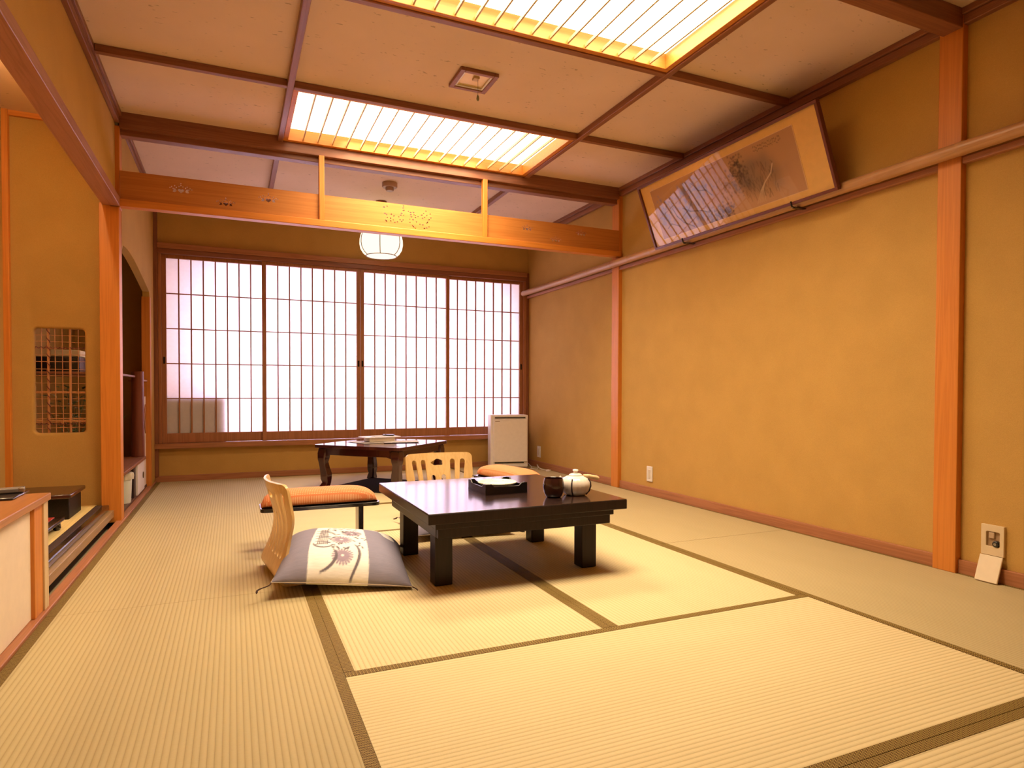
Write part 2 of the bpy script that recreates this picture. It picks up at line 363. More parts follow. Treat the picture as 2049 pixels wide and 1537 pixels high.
# ------------------------------------------------------------------ ceiling lights
def ceiling_light(y0,y1,label):
    t=thing('ceiling_light',label,'ceiling light',((.3175+2.1025)/2,(y0+y1)/2,ZC),0,'slatted ceiling light panels')
    x0,x1=.318,2.102
    MB().box(x0,x1,y0,y1,ZC+.052,ZC+.058).build('diffuser',M_diff,t)['label']='glowing warm white diffuser'
    f=MB().box(x0,x1,y0,y0+.03,2.495,ZC+.05).box(x0,x1,y1-.03,y1,2.495,ZC+.05).box(x0,x0+.03,y0+.03,y1-.03,2.495,ZC+.05).box(x1-.03,x1,y0+.03,y1-.03,2.495,ZC+.05)
    f.build('frame',W['postX'],t,bevel=.002)
    s=MB(); n=18
    for i in range(1,n):
        x=x0+.03+(x1-x0-.06)*i/n; s.box(x-.004,x+.004,y0+.03,y1-.03,2.503,2.519)
    s.build('slats',W['paleY'],t)
ceiling_light(3.744,4.549,'large slatted ceiling light panel nearer the carved transom')
ceiling_light(1.901,2.766,'large slatted ceiling light panel cut off by the top of the photo')
# small square lamp with pull cord
t=thing('pull_cord_lamp','small square recessed ceiling lamp with dark wood frame and hanging pull cord','ceiling lamp',(1.216,3.295,ZC))
f=MB(); a,b,c=.108,.082,.074
for s in (-1,1):
    f.box(1.216+s*(a+b)/2-.013,1.216+s*(a+b)/2+.013,3.295-a,3.295+a,2.505,ZC); f.box(1.216-b,1.216+b,3.295+s*(a+b)/2-.013,3.295+s*(a+b)/2+.013,2.505,ZC)
f.build('frame',W['darkX'],t,bevel=.003)
f=MB()
for s in (-1,1):
    f.box(1.216+s*.077-.005,1.216+s*.077+.005,3.295-.082,3.295+.082,2.511,2.524); f.box(1.216-.072,1.216+.072,3.295+s*.077-.005,3.295+s*.077+.005,2.511,2.524)
f.build('rim',M_white,t)['label']='thin white inner rim'
MB().box(1.216-.072,1.216+.072,3.295-.072,3.295+.072,2.519,2.5245).build('reflector',plain('lamp_reflector',(.75,.55,.22),.35,.5,.3),t)
MB().box(1.205,1.235,3.25,3.285,2.508,2.519).build('lamp_holder',plain('lamp_holder_tan',(.6,.42,.2),.5),t)
MB().tube([(1.228,3.26,2.515),(1.228,3.26,2.42)],.0012,6).build('pull_cord',plain('cord_brown',(.25,.15,.08),.7),t)
k=MB().lathe([(.002,.02),(.006,.012),(.008,0),(.006,-.010),(.003,-.012)],(1.228,3.26,2.405),14); k.build('cord_pull',plain('cord_pull_green',(.22,.2,.08),.35),t,smooth=True)
# smoke detector
t=thing('smoke_detector','small round smoke detector on the ceiling behind the transom','smoke detector',(1.192,5.215,ZC))
MB().lathe([(.062,.0),(.062,-.030),(.057,-.038)],(1.192,5.215,ZC),32).build('housing',plain('detector_brown',(.45,.30,.22),.45),t,smooth=True)
MB().lathe([(.034,-.038),(.034,-.056),(.028,-.066),(.012,-.070)],(1.192,5.215,ZC),24).build('sensor',plain('detector_sensor',(.40,.27,.2),.3),t,smooth=True)
# paper lantern
LX,LY=1.237,5.75; LZ=2.088
t=thing('paper_lantern','round white paper lantern glowing under the carved transom','lantern',(LX,LY,ZC))
prof=[(.132,-.056),(.162,-.032),(.185,.005),(.193,.048),(.191,.09),(.181,.132),(.162,.165),(.105,.176)]
MB().lathe(prof,(LX,LY,LZ),48).build('shade',M_lant,t,smooth=True)['label']='glowing white paper shade'
r=MB()
for i in range(6):
    an=i*PI/3+.25; r.tube([(LX+(q+.002)*math.cos(an),LY+(q+.002)*math.sin(an),LZ+z) for q,z in prof],.0036,6)
r.tube([(LX+.134*math.cos(u),LY+.134*math.sin(u),LZ-.055) for u in [2*PI*i/40 for i in range(41)]],.0042,6)
r.build('ribs',W['darkZ'],t)
MB().tube([(LX,LY,LZ+.16),(LX,LY,ZC-.02)],.004,8).build('cord',plain('lantern_cord',(.1,.06,.04),.6),t)
MB().lathe([(.05,0),(.05,-.02),(.02,-.03)],(LX,LY,ZC),24).build('ceiling_cap',W['darkZ'],t,smooth=True)

# ------------------------------------------------------------------ carved transom panels
def kiri(cx,cz,s=1.0,fl=1):
    """heart leaf, two side leaves and rows of buds as hole outlines"""
    hs=[]
    hs.append([(cx+s*.017*math.sin(u)**3*1.1,cz+s*.0013*(13*math.cos(u)-5*math.cos(2*u)-2*math.cos(3*u)-math.cos(4*u))*.75) for u in [2*PI*i/18 for i in range(18)]])
    for d in (-1,1):
        hs.append([(cx+d*s*x,cz+s*z) for x,z in ((.024,-.004),(.034,-.012),(.047,-.010),(.041,.004),(.037,.014),(.028,.008))])
    for x,z in ((-.062,.014),(-.052,.020),(-.044,.010),(-.035,.028),(-.026,.019),(-.011,.026),(0,.034),(0,.046),(.011,.026),(.026,.019),(.035,.028),(.044,.010),(.052,.020),(.062,.014)):
        hs.append([(cx+s*(x+.0035*math.cos(u)),cz+s*(z+.0045*math.sin(u))) for u in [2*PI*i/7 for i in range(7)]])
    return hs
DASH=[(0.989,2.13,1.007,2.133),(1.014,2.142,1.026,2.139),(0.997,2.088,1.012,2.089),(1.012,2.087,1.021,2.076),(1.007,2.045,1.022,2.028),(1.052,2.094,1.052,2.079),(1.065,2.072,1.075,2.08),(1.045,2.064,1.047,2.052),(1.045,2.045,1.05,2.033),(1.019,2.064,1.025,2.057),(1.071,2.031,1.082,2.032),(1.09,2.035,1.101,2.038),(1.122,2.041,1.133,2.046),(1.135,2.051,1.139,2.059),(1.109,2.054,1.122,2.055),(1.064,2.051,1.067,2.044),(1.114,2.086,1.127,2.09),(1.118,2.101,1.135,2.103),(1.133,2.122,1.15,2.126),(1.129,2.138,1.144,2.143),(1.133,2.154,1.146,2.157),(1.137,2.087,1.145,2.09),(1.102,2.075,1.11,2.073),(1.172,2.122,1.181,2.121),(1.185,2.113,1.2,2.115),(1.207,2.116,1.222,2.118),(1.187,2.099,1.202,2.1),(1.214,2.102,1.222,2.1),(1.225,2.099,1.233,2.097),(1.191,2.084,1.207,2.085),(1.222,2.083,1.235,2.083),(1.244,2.091,1.252,2.092),(1.303,2.135,1.312,2.14),(1.286,2.116,1.295,2.121),(1.268,2.102,1.284,2.108),(1.31,2.105,1.319,2.109),(1.335,2.117,1.344,2.123),(1.277,2.08,1.288,2.086),(1.292,2.089,1.303,2.095),(1.341,2.089,1.35,2.094),(1.328,2.071,1.337,2.085),(1.31,2.044,1.326,2.065),(1.275,2.034,1.292,2.036),(1.257,2.038,1.268,2.035),(1.233,2.055,1.242,2.049),(1.202,2.066,1.22,2.064),(1.183,2.066,1.191,2.066),(1.185,2.045,1.191,2.04),(1.202,2.028,1.222,2.007),(1.224,2.004,1.234,2.005),(1.288,2.009,1.306,2.013),(1.309,2.015,1.321,2.017),(1.327,2.022,1.335,2.028)]
def lens(a,b,c,d,w=.0042):
    p,q=Vector((a,b)),Vector((c,d)); e=(q-p); L=e.length; e.normalize(); n=Vector((-e.y,e.x))
    return [tuple(p),tuple(p+e*L*.35-n*w),tuple(p+e*L*.75-n*w),tuple(q),tuple(p+e*L*.75+n*w),tuple(p+e*L*.35+n*w)]
M_ran=wood('transom_cedar',(.43,.145,.022),(.53,.20,.038),'X',.45,18)
def ranma(x0,x1,holes,label,th=.008):
    o=MB().sheet([(x0,1.991),(x1,1.991),(x1,2.166),(x0,2.166)],holes,th,lambda a,b,d:(a,4.55+d,b)).build('transom_panel',M_ran)
    return tag(o,label,'transom panel','carved transom boards')
ranma(-.628,.5485,kiri(-.295,2.083,1.0)+kiri(-.035,2.03,.85)+kiri(.224,2.086,.95),'wooden transom board with three carved leaf crests, on the left of the transom')
ranma(.5855,1.7535,[lens(*d) for d in DASH],'middle transom board carved with two dotted flying birds, brightly lit',.010)
ranma(1.7905,2.984,kiri(2.13,2.091,.75)+kiri(2.383,2.025,.75)+kiri(2.617,2.097,.75),'wooden transom board with three small carved crests, on the right of the transom')

# ------------------------------------------------------------------ shoji screens
def shoji(x0,x1,y,label,pull,hp=None):
    t=thing('shoji_screen',label,'paper screen',((x0+x1)/2,y,.342),0,'sliding paper screens')
    z0,z1=.344,2.028; sw=.036; br=.085; tr=.030; d=.014
    fr=MB().box(x0,x0+sw,y-d,y+d,z0,z1).box(x1-sw,x1,y-d,y+d,z0,z1).box(x0+sw,x1-sw,y-d,y+d,z0,z0+br).box(x0+sw,x1-sw,y-d,y+d,z1-tr,z1).build('frame',W['shojiZ'],t,bevel=.0015)
    l=MB(); a,b,c,e=x0+sw,x1-sw,z0+br,z1-tr
    for i in range(1,8): x=a+(b-a)*i/8; l.box(x-.0056,x+.0056,y-.006,y+.011,c,e)
    for i in range(1,5): z=c+(e-c)*i/5; l.box(a,b,y-.004,y+.011,z-.0045,z+.0045)
    l.build('lattice',W['shojiZ'],t)
    MB().box(a-.004,b+.004,y+.011,y+.0122,c-.004,e+.004).build('paper',M_paper,t)['label']='white translucent paper'
    px=x0+sw/2 if pull<0 else x1-sw/2
    MB().box(px-.009,px+.009,y-d-.0015,y-d+.004,1.055,1.115).build('finger_pull',M_black,fr,bevel=.002)['label']='small black finger pull'
shoji(-.578,.295,6.452,'leftmost sliding paper screen, with a dim block at its lower left corner',-1)
shoji(.255,1.168,6.420,'sliding paper screen directly left of the middle meeting stiles',1)
shoji(1.170,2.100,6.420,'sliding paper screen directly right of the middle meeting stiles',-1)
shoji(2.062,2.962,6.452,'rightmost sliding paper screen, behind the air purifier',1)
# chest standing behind the leftmost screen, seen only as a dim block through the paper
tag(MB().box(-.60,-.062,6.485,6.80,-.04,.752).build('veranda_chest',W['shojiX']),'low chest behind the leftmost paper screen, showing as a dim block','chest')

# ------------------------------------------------------------------ lattice window in the alcove side wall
t=bpy.data.objects.new('window_1',None); C.objects.link(t); t.location=(-.96,4.645,.557); struct(t)
M_reed=wood('reed_stick',(.42,.17,.06),(.58,.27,.10),'Z',.5,60)
m=MB()
def stick(p,q,r): m.tube([p,((p[0]+q[0])/2+random.uniform(-.002,.002),p[1],(p[2]+q[2])/2+random.uniform(-.002,.002)),q],r,7)
for x,r in ((-1.054,.0022),(-.985,.0022),(-.948,.0022),(-.868,.0022)): stick((x,4.643,.552),(x+random.uniform(-.004,.004),4.643,1.194),r)
for x in (-1.025,-1.018,-.9135,-.908): stick((x,4.643,.552),(x,4.643,1.194),.0035)
for z in (.585,.630,.676,.72,.765,.81,.86,.905,.945,.99,1.03,1.07,1.112,1.15): stick((-1.092,4.651,z),(-.828,4.651,z+random.uniform(-.004,.004)),.0019)
for z in (.622,.632,.642,.80,.806): stick((-1.092,4.653,z),(-.828,4.653,z),.0032)
m.build('lattice',M_reed,t)
m=MB()
v=[(-1.021+.008*math.sin(i*.9),4.640+.006*math.cos(i*.9),.56+.63*i/90) for i in range(91)]; m.tube(v,.0026,6)
for z in (1.075,.612): m.tube([(-1.088+.255*i/60,4.641+.006*math.cos(i*1.1),z+.005*math.sin(i*1.1)) for i in range(61)],.0024,6)
m.build('vine_binding',plain('vine_dark_red',(.16,.035,.02),.6),t)

# ------------------------------------------------------------------ low black table
TX,TY=1.158,2.852
t=thing('low_table','low square dark brown wooden table holding the black tray, cup and teapot','table',(TX,TY,.0013))
MB().box(TX-.460,TX+.460,TY-.460,TY+.460,.292,.3335).build('tabletop',M_tleg,t,bevel=.003)
MB().box(TX-.459,TX+.459,TY-.459,TY+.459,.3335,.336).build('top_veneer',M_table,t,bevel=.0012)['label']='glossy satin top surface'
m=MB()
for s in (-1,1):
    m.box(TX-.405,TX+.405,TY+s*.395-.012,TY+s*.395+.012,.222,.292); m.box(TX+s*.395-.012,TX+s*.395+.012,TY-.383,TY+.383,.222,.292)
    m.box(TX-.418,TX+.418,TY+s*.405-.012,TY+s*.405+.012,.262,.292); m.box(TX+s*.405-.012,TX+s*.405+.012,TY-.405,TY+.405,.262,.292)
m.build('apron',M_tleg,t,bevel=.003)
for lx in (.770,1.4725):
    for ly in (2.540,3.078): MB().box(lx,lx+.0765,ly,ly+.0765,.0013,.292).build('leg',M_tleg,t,bevel=.004)

# ------------------------------------------------------------------ rear cherry table, turned 45 degrees
RX,RY=1.185,5.43
t=thing('square_table','glossy cherry square table with curved legs, set diagonally near the screens','table',(RX,RY,.0013),PI/4)
h=.41
o=MB().sheet(rrect(-h,h,-h,h,.03),(),.026,lambda a,b,d:(a,b,.346+d)).build('tabletop',M_cherry,t,bevel=.008,off=False,seg=3)
m=MB()
for ang in range(4):
    R=Matrix.Rotation(ang*PI/2,4,'Z')
    prof=[(-.31,.275),(-.27,.288),(0,.286),(.27,.288),(.31,.275)]
    out=[(-.36,.346)]+[(-.36,.262)]+prof+[(.36,.262),(.36,.346)]
    mm=MB().sheet(out,(),.022,lambda a,b,d:tuple(R@Vector((a,-.375+d,b))))
    tmp=bpy.data.meshes.new('tmp'); mm.bm.to_mesh(tmp); mm.bm.free(); m.bm.from_mesh(tmp); bpy.data.meshes.remove(tmp)
m.build('apron',M_cherry,t,bevel=.003,off=False)
for sx in (-1,1):
    for sy in (-1,1):
        # cabriole leg: swept square section bowing outward along the diagonal
        g=MB(); rings=[]
        for z,off,w in ((.346,.345,.060),(.30,.350,.064),(.255,.352,.060),(.225,.353,.050),(.18,.346,.052),(.13,.338,.058),(.085,.338,.056),(.055,.335,.046),(.03,.345,.054),(.0,.352,.062)):
            rings.append([g.bm.verts.new((sx*(off+a*w*.62),sy*(off+b*w*.62),z)) for a,b in ((-1,-1),(1,-1),(1,1),(-1,1))])
        for A,B in zip(rings,rings[1:]):
            for i in range(4): g.bm.faces.new((A[i],A[(i+1)%4],B[(i+1)%4],B[i]))
        g.bm.faces.new(rings[0]); g.bm.faces.new(rings[-1])
        lo=g.build('leg',M_cherry,t,off=False,smooth=True,angle=60)
        bv=lo.modifiers.new('bevel','BEVEL'); bv.width=.01; bv.segments=3; bv.limit_method='ANGLE'; bv.angle_limit=math.radians(50)
# flat black square laid on the floor under the cherry table
o=MB().sheet(rrect(-.352,.352,-.352,.352,.02),(),.006).build('floor_sheet',plain('sheet_black',(.012,.008,.007),.9,.1),bevel=.002); o.location=(RX,RY,.0015); o.rotation_euler=(0,0,PI/4)
tag(o,'thin black square sheet lying on the tatami beneath the cherry table','mat')
# things on the cherry table
M_news=plain('printed_paper',(.68,.62,.56),.8,.2,0,0,.18,60)
for i,(px,py,rz,sx,sy,lab) in enumerate(((1.14,5.52,.35,.40,.29,'large sheet of printed paper lying flat under the white box on the cherry table'),(1.33,5.40,-.15,.30,.21,'smaller sheet of printed paper nearer the front corner of the cherry table'))):
    g=MB(); n=10; V=[[None]*(n+1) for _ in range(n+1)]
    for a in range(n+1):
        for b in range(n+1):
            V[a][b]=g.bm.verts.new((sx*(a/n-.5),sy*(b/n-.5),.0012*math.sin(a*1.3+i)*math.sin(b*.9)+.0016))
    for a in range(n):
        for b in range(n): g.bm.faces.new((V[a][b],V[a+1][b],V[a+1][b+1],V[a][b+1]))
    o=g.build('paper_sheet',M_news,smooth=True); o.location=(px,py,.3752+.003*i); o.rotation_euler=(0,0,rz); sol=o.modifiers.new('solid','SOLIDIFY'); sol.thickness=.0008
    tag(o,lab,'paper','papers on the cherry table')
t=thing('tissue_box','white box with a flat tray lid on the cherry table','box',(1.165,5.50,.3805),.18)
MB().box(-.115,.115,-.07,.07,0,.034).build('box',plain('box_side_cream',(.72,.62,.50),.7),t,bevel=.003,off=False)
MB().box(-.16,.16,-.088,.088,.034,.041).build('lid',M_white,t,bevel=.002,off=False)
MB().box(-.06,.04,-.05,.05,.041,.046).build('tissue',plain('tissue_white',(.85,.82,.8),.9),t,bevel=.002,off=False)
o=MB().box(-.024,.024,-.05,.05,0,.012).build('remote_control',M_black,bevel=.003); o.location=(1.25,5.53,.4225); o.rotation_euler=(0,0,1.1)
tag(o,'small black remote control on the lid of the white box','remote control')

# ------------------------------------------------------------------ legless chairs
M_ply=wood('chair_beech',(.66,.42,.16),(.78,.53,.23),'Z',.32,22,.2)
PROF=[(.022,.428),(.042,.36),(.062,.29),(.072,.24),(.072,.19),(.064,.14),(.052,.095),(.042,.065),(.037,.045),(.040,.027),(.052,.016),(.075,.011),(.20,.010),(.40,.010)]
def catmull(P,per=6):
    out=[]
    for i in range(len(P)-1):
        p0,p1,p2,p3=[Vector(P[min(max(k,0),len(P)-1)]) for k in (i-1,i,i+1,i+2)]
        for j in range(per):
            t=j/per; out.append(.5*((2*p1)+(-p0+p2)*t+(2*p0-5*p1+4*p2-p3)*t*t+(-p0+3*p1-3*p2+p3)*t**3))
    out.append(Vector(P[-1])); return out
CP=catmull(PROF); CL=[0]
for a,b in zip(CP,CP[1:]): CL.append(CL[-1]+(b-a).length)
def at_s(s):
    s=max(0,min(CL[-1],s))
    for i in range(len(CL)-1):
        if s<=CL[i+1]:
            t=(s-CL[i])/(CL[i+1]-CL[i]+1e-9); p=CP[i].lerp(CP[i+1],t); d=(CP[i+1]-CP[i]).normalized(); return p,d
def half_w(s):
    if s<.13: return .215
    if s<.25: return .215-.037*(.5-.5*math.cos(PI*(s-.13)/.12))
    if s<.40: return .178+.034*(.5-.5*math.cos(PI*(s-.25)/.15))
    return .212-.02*min(1,(s-.40)/.3)
def chair_shell(parent):
    g=MB(); smax=CL[-1]
    ss=[i*smax/60 for i in range(61)]
    rc=.03; corner=[(half_w(0)-rc+rc*math.sin(u),rc-rc*math.cos(u)) for u in [PI/2*i/5 for i in range(6)]]
    right=[(x,s) for x,s in corner]+[(half_w(s),s) for s in ss if s>rc+.01]
    outer=[(-x,s) for x,s in right[::-1]]+right
    def slot(c0,c1,s0,s1,w0,w1,n=5):
        p=[]
        for i in range(n+1): u=PI*i/n; p.append((c0+w0*math.cos(PI-u)*1.0,s0+w0-w0*math.sin(u)))
        for i in range(n+1): u=PI*i/n; p.append((c1+w1*math.cos(u),s1-w1+w1*math.sin(u)))
        return p
    holes=[]
    for c0,c1 in ((-.160,-.125),(-.099,-.078),(.093,.078),(.156,.125)): holes.append(slot(c0,c1,.040,.335,.0155,.011))
    for c0,c1 in ((-.036,-.030),(.030,.026)): holes.append(slot(c0,c1,.138,.335,.0145,.010))
    kn=[]
    for i in range(32):
        u=2*PI*i/32; r=.9+.16*math.cos(3*u+PI/2*0+PI)
        kn.append((-.004+.042*r*math.cos(u),.062+.021*(.92+.16*math.sin(3*u))*math.sin(u)*1.05))
    holes.append(kn)
    polys=[outer]+holes; flat=[p for q in polys for p in q]
    tris=tessellate_polygon([[Vector((x,y,0)) for x,y in q] for q in polys])
    vs=[g.bm.verts.new((x,y,0)) for x,y in flat]
    for tr in tris:
        try: g.bm.faces.new([vs[i] for i in tr])
        except ValueError: pass
    for s in ss[1:-1]:
        bmesh.ops.bisect_plane(g.bm,geom=g.bm.verts[:]+g.bm.edges[:]+g.bm.faces[:],plane_co=(0,s,0),plane_no=(0,1,0))
    for i in range(-5,6):
        bmesh.ops.bisect_plane(g.bm,geom=g.bm.verts[:]+g.bm.edges[:]+g.bm.faces[:],plane_co=(i*.036+.001,0,0),plane_no=(1,0,0))
    bmesh.ops.dissolve_degenerate(g.bm,dist=1e-5,edges=g.bm.edges[:])
    for v in g.bm.verts:
        x,s=v.co.x,v.co.y; p,d=at_s(s)
        n=Vector((-d.y,d.x)); bow=.95*x*x*max(0,1-s/.40)      # backrest curves round the sitter
        v.co=Vector((p.x+bow*1.0,x,p.y))
    o=g.build('shell',M_ply,parent,off=False,smooth=True,angle=70)
    so=o.modifiers.new('solid','SOLIDIFY'); so.thickness=.011; so.offset=0
    es=o.modifiers.new('split','EDGE_SPLIT'); es.split_angle=math.radians(45)
    o['label']='bent plywood seat and slotted backrest in one sheet'
    return o
ch1=thing('legless_chair','legless bent plywood chair at the left side of the low black table','chair',(.112,2.965,0),math.radians(7),'legless plywood floor chairs')
sh=chair_shell(ch1)
ch2=ch1.copy(); C.objects.link(ch2); ch2.location=(1.178,3.87,0); ch2.rotation_euler=(0,0,-PI/2); ch2['label']='legless plywood chair behind the low black table, only its slotted back showing'
c2=sh.copy(); C.objects.link(c2); c2.parent=ch2

# ------------------------------------------------------------------ floor cushions
def seg_d(u,v,a,b,c,d):
    px,py=c-a,d-b; t=np.clip(((u-a)*px+(v-b)*py)/(px*px+py*py+1e-9),0,1); return np.hypot(u-a-t*px,v-b-t*py)
def cushion_paint(u,v,top):
    grey=np.array([.27,.255,.34]); cream=np.array([.90,.88,.84]); ink=np.array([.17,.15,.18]); mauve=np.array([.36,.29,.38])
    col=np.tile(grey,(u.size,1))
    left=-.52+.03*np.sin(v*3)+.08*np.clip(v-.3,0,1); right=.30-.05*v
    band=(u>left)&(u<right)
    notch=(v>.80)&(u>-.22)&(u<.12)
    blob=(seg_d(u,v,.2,.78,.62,.62)<.13)|(seg_d(u,v,.62,.62,.72,.30)<.11)
    c=(band&~notch)|(blob&(u>.1))
    col[c]=cream
    if top:
        def ink_seg(a,b,cc,d,w,colr=ink):
            msk=(seg_d(u,v+.2,a,b,cc,d)<w*1.15)&c; col[msk]=colr
        def arc(cx,cy,r,a0,a1,w,ry=None):
            ry=ry or r; n=14
            for i in range(n):
                t0=math.radians(a0+(a1-a0)*i/n); t1=math.radians(a0+(a1-a0)*(i+1)/n); k=math.sin(PI*(i+.5)/n)
                ink_seg(cx+r*math.cos(t0),cy+ry*math.sin(t0),cx+r*math.cos(t1),cy+ry*math.sin(t1),w*(.35+.65*k))
        for ang in range(0,360,18):            # large chrysanthemums
            for cx,cy,r in ((-.08,-.02,.16),(.08,.34,.15),(-.05,-.52,.15)):
                t=math.radians(ang+7); ink_seg(cx+.25*r*math.cos(t),cy+.25*r*math.sin(t),cx+r*math.cos(t),cy+r*math.sin(t),.013,mauve)
        rr=random.Random(3)
        for i in range(70):                     # small leaves
            a=rr.uniform(-.30,.24); b=rr.uniform(-.36,.70)
            if (a+.08)**2+(b+.02)**2<.02: continue
            t=rr.uniform(0,2*PI); ink_seg(a,b,a+.045*math.cos(t),b+.045*math.sin(t),.012)
        for i in range(6):                      # fence motif
            z=-.22+.13*i; ink_seg(-.47,z,-.25,z+.06*(-1)**i,.010); ink_seg(-.44+.03*i,-.22,-.40+.02*i,.50,.007)
        arc(-.34,-.16,.16,180,330,.018); arc(-.42,-.52,.28,-75,35,.021,.24); arc(-.12,-.48,.32,-62,40,.020,.42); arc(.0,.22,.35,-40,-5,.015)
    return col
M_cush=attr_mat('cushion_cotton',.9,1)
def cushion(name_loc,rz,w,l,T,label,lift,tint=None):
    t=thing('floor_cushion',label,'cushion',name_loc,rz,'square floor cushions')
    n=150; g=MB(); us=np.linspace(-1,1,n); grids=[]; cols=[]
    for top in (1,0):
        G=[]
        for j in range(n):
            row=[]
            for i in range(n):
                u,v=us[i],us[j]
                pin=1-.07*(1-min(1,abs(u))**4)*0; ex=u*(1-.055*(1-v*v)*abs(u)**3); ey=v*(1-.055*(1-u*u)*abs(v)**3)
                th=(max(0,1-abs(u)**3.2)*max(0,1-abs(v)**3.2))**.55
                wr=.0025*math.sin(u*23+3*v)*(abs(v)**4)+.0018*math.sin(v*31+2*u)*(abs(u)**4)
                z=(T*.78*th+wr*th) if top else -T*.22*th
                row.append(g.bm.verts.new((ex*w/2,ey*l/2,z+T*.22)))
            G.append(row)
        for j in range(n-1):
            for i in range(n-1):
                f=(G[j][i],G[j][i+1],G[j+1][i+1],G[j+1][i]); g.bm.faces.new(f if top else f[::-1])
        U,V=np.meshgrid(us,us); e=2/(n-1)/3; cols.append(sum(cushion_paint(U.ravel()+a*e,V.ravel()+b*e,top) for a in (-1,0,1) for b in (-1,0,1))/9)
    cc=np.vstack(cols)
    o=g.build('cover',M_cush,t,off=False,smooth=True,recalc=False,angle=80)
    a=o.data.color_attributes.new('Col','FLOAT_COLOR','POINT'); d=np.ones((len(cc),4)); d[:,:3]=cc if tint is None else cc*tint; a.data.foreach_set('color',d.ravel().astype(np.float32))
    wl=o.modifiers.new('weld','WELD'); wl.merge_threshold=.0004
    z=T*.22
    seam=[]
    for k in range(4):
        P=[(-1,-1),(1,-1),(1,1),(-1,1)]; a0,b0=P[k],P[(k+1)%4]
        for i in range(24):
            s=i/24; u=a0[0]+(b0[0]-a0[0])*s; v=a0[1]+(b0[1]-a0[1])*s; ex=u*(1-.055*(1-v*v)*abs(u)**3); ey=v*(1-.055*(1-u*u)*abs(v)**3); seam.append((ex*w/2,ey*l/2,z))
    MB().tube(seam+[seam[0]],.0022,6).build('seam',plain('seam_cream',(.5,.42,.34),.9),o,off=False)
    for sx,sy in ((-1,-1),(1,-1),(1,1),(-1,1)):
        x,y=sx*w/2,sy*l/2; k=MB(); pts=[]
        for i in range(9):
            s=i/8; pts.append((x+sx*.05*s*(1 if sy<0 or sx>0 else .4)+.008*math.sin(s*7)*(-sy),y+sy*.035*s,max(.004-name_loc[2],z*(1-s*1.0)-lift*s*.0)))
        k.tube(pts,[.0022]*5+[.003,.0038,.0046,.002],7); k.build('tassel',plain('tassel_brown',(.06,.03,.03),.9),t,off=False)
    return t
c1=cushion((.450,2.90,.019),math.radians(-9),  .55,.64,.150,'grey and cream flower-printed floor cushion on the chair left of the table',0)
c1.rotation_euler=(.03,.105,math.radians(-9))
c2_=cushion((1.20,3.585,.018),math.radians(-3),.56,.54,.075,'dark grey floor cushion lying behind and under the far edge of the low table',0)

# ------------------------------------------------------------------ armrests
def pad_material():
    m,nt,b=base('armrest_brocade',.8,(.6,.22,.07),.25)
    v=coords(nt,(1,1,1)); sp=nt.nodes.new('ShaderNodeSeparateXYZ'); nt.links.new(v,sp.inputs[0])
    a=mth(nt,'SINE',mth(nt,'MULTIPLY',mth(nt,'ADD',sp.outputs[0],sp.outputs[1]),PI/.0085)); c=mth(nt,'SINE',mth(nt,'MULTIPLY',mth(nt,'SUBTRACT',sp.outputs[0],sp.outputs[1]),PI/.0085))
    f=mth(nt,'GREATER_THAN',mth(nt,'MULTIPLY',a,c),.42)
    nt.links.new(mix(nt,f,(.70,.225,.085),(.80,.47,.24)),b.inputs['Base Color']); bump(nt,b,f,.2,.001); return m
M_pad=pad_material()
def armrest(loc,rz,label):
    t=thing('armrest',label,'armrest',loc,rz,'padded floor armrests')
    L,Wd,z0,H=.585,.19,.225,.082; g=MB(); rings=[]; n=28
    for i in range(33):
        s=-1+2*i/32; e=(1-abs(s)**5)**.5*.999+.001
        ring=[]
        for k in range(n):
            u=2*PI*k/n; cx,cz=math.cos(u),math.sin(u)
            yy=math.copysign(abs(cx)**.65,cx)*Wd/2*(.55+.45*e); zz=math.copysign(abs(cz)**.7,cz)
            zz=(zz*.62*e+.38*e if zz>0 else .38*e*(1+max(zz,-.9)))*H
            ring.append(g.bm.verts.new((s*L/2,yy,z0+max(0,zz))))
        rings.append(ring)
    for A,B in zip(rings,rings[1:]):
        for k in range(n): g.bm.faces.new((A[k],A[(k+1)%n],B[(k+1)%n],B[k]))
    g.bm.faces.new(rings[0]); g.bm.faces.new(rings[-1])
    g.build('pad',M_pad,t,off=False,smooth=True,angle=80)['label']='orange patterned pad'
    MB().sheet(rrect(-L/2-.006,L/2+.006,-Wd/2-.004,Wd/2+.004,.03),(),.018,lambda a,b,d:(a,b,z0-.018+d)).build('base_board',M_black,t,bevel=.004,off=False)
    for s in (-1,1):
        x=s*.205
        g=MB().box(x-.013,x+.013,-.05,.05,.02,z0-.018); g.build('leg',M_black,t,bevel=.004,off=False)
        MB().box(x-.018,x+.018,-.075,.075,0,.02).build('foot',M_black,t,bevel=.005,off=False)
    return t
armrest((.421,3.47,.0013),0,'orange padded armrest on black legs behind the flower-printed cushion')
armrest((1.70,3.92,.0013),math.radians(-78),'orange padded armrest mostly hidden behind the right of the low table')

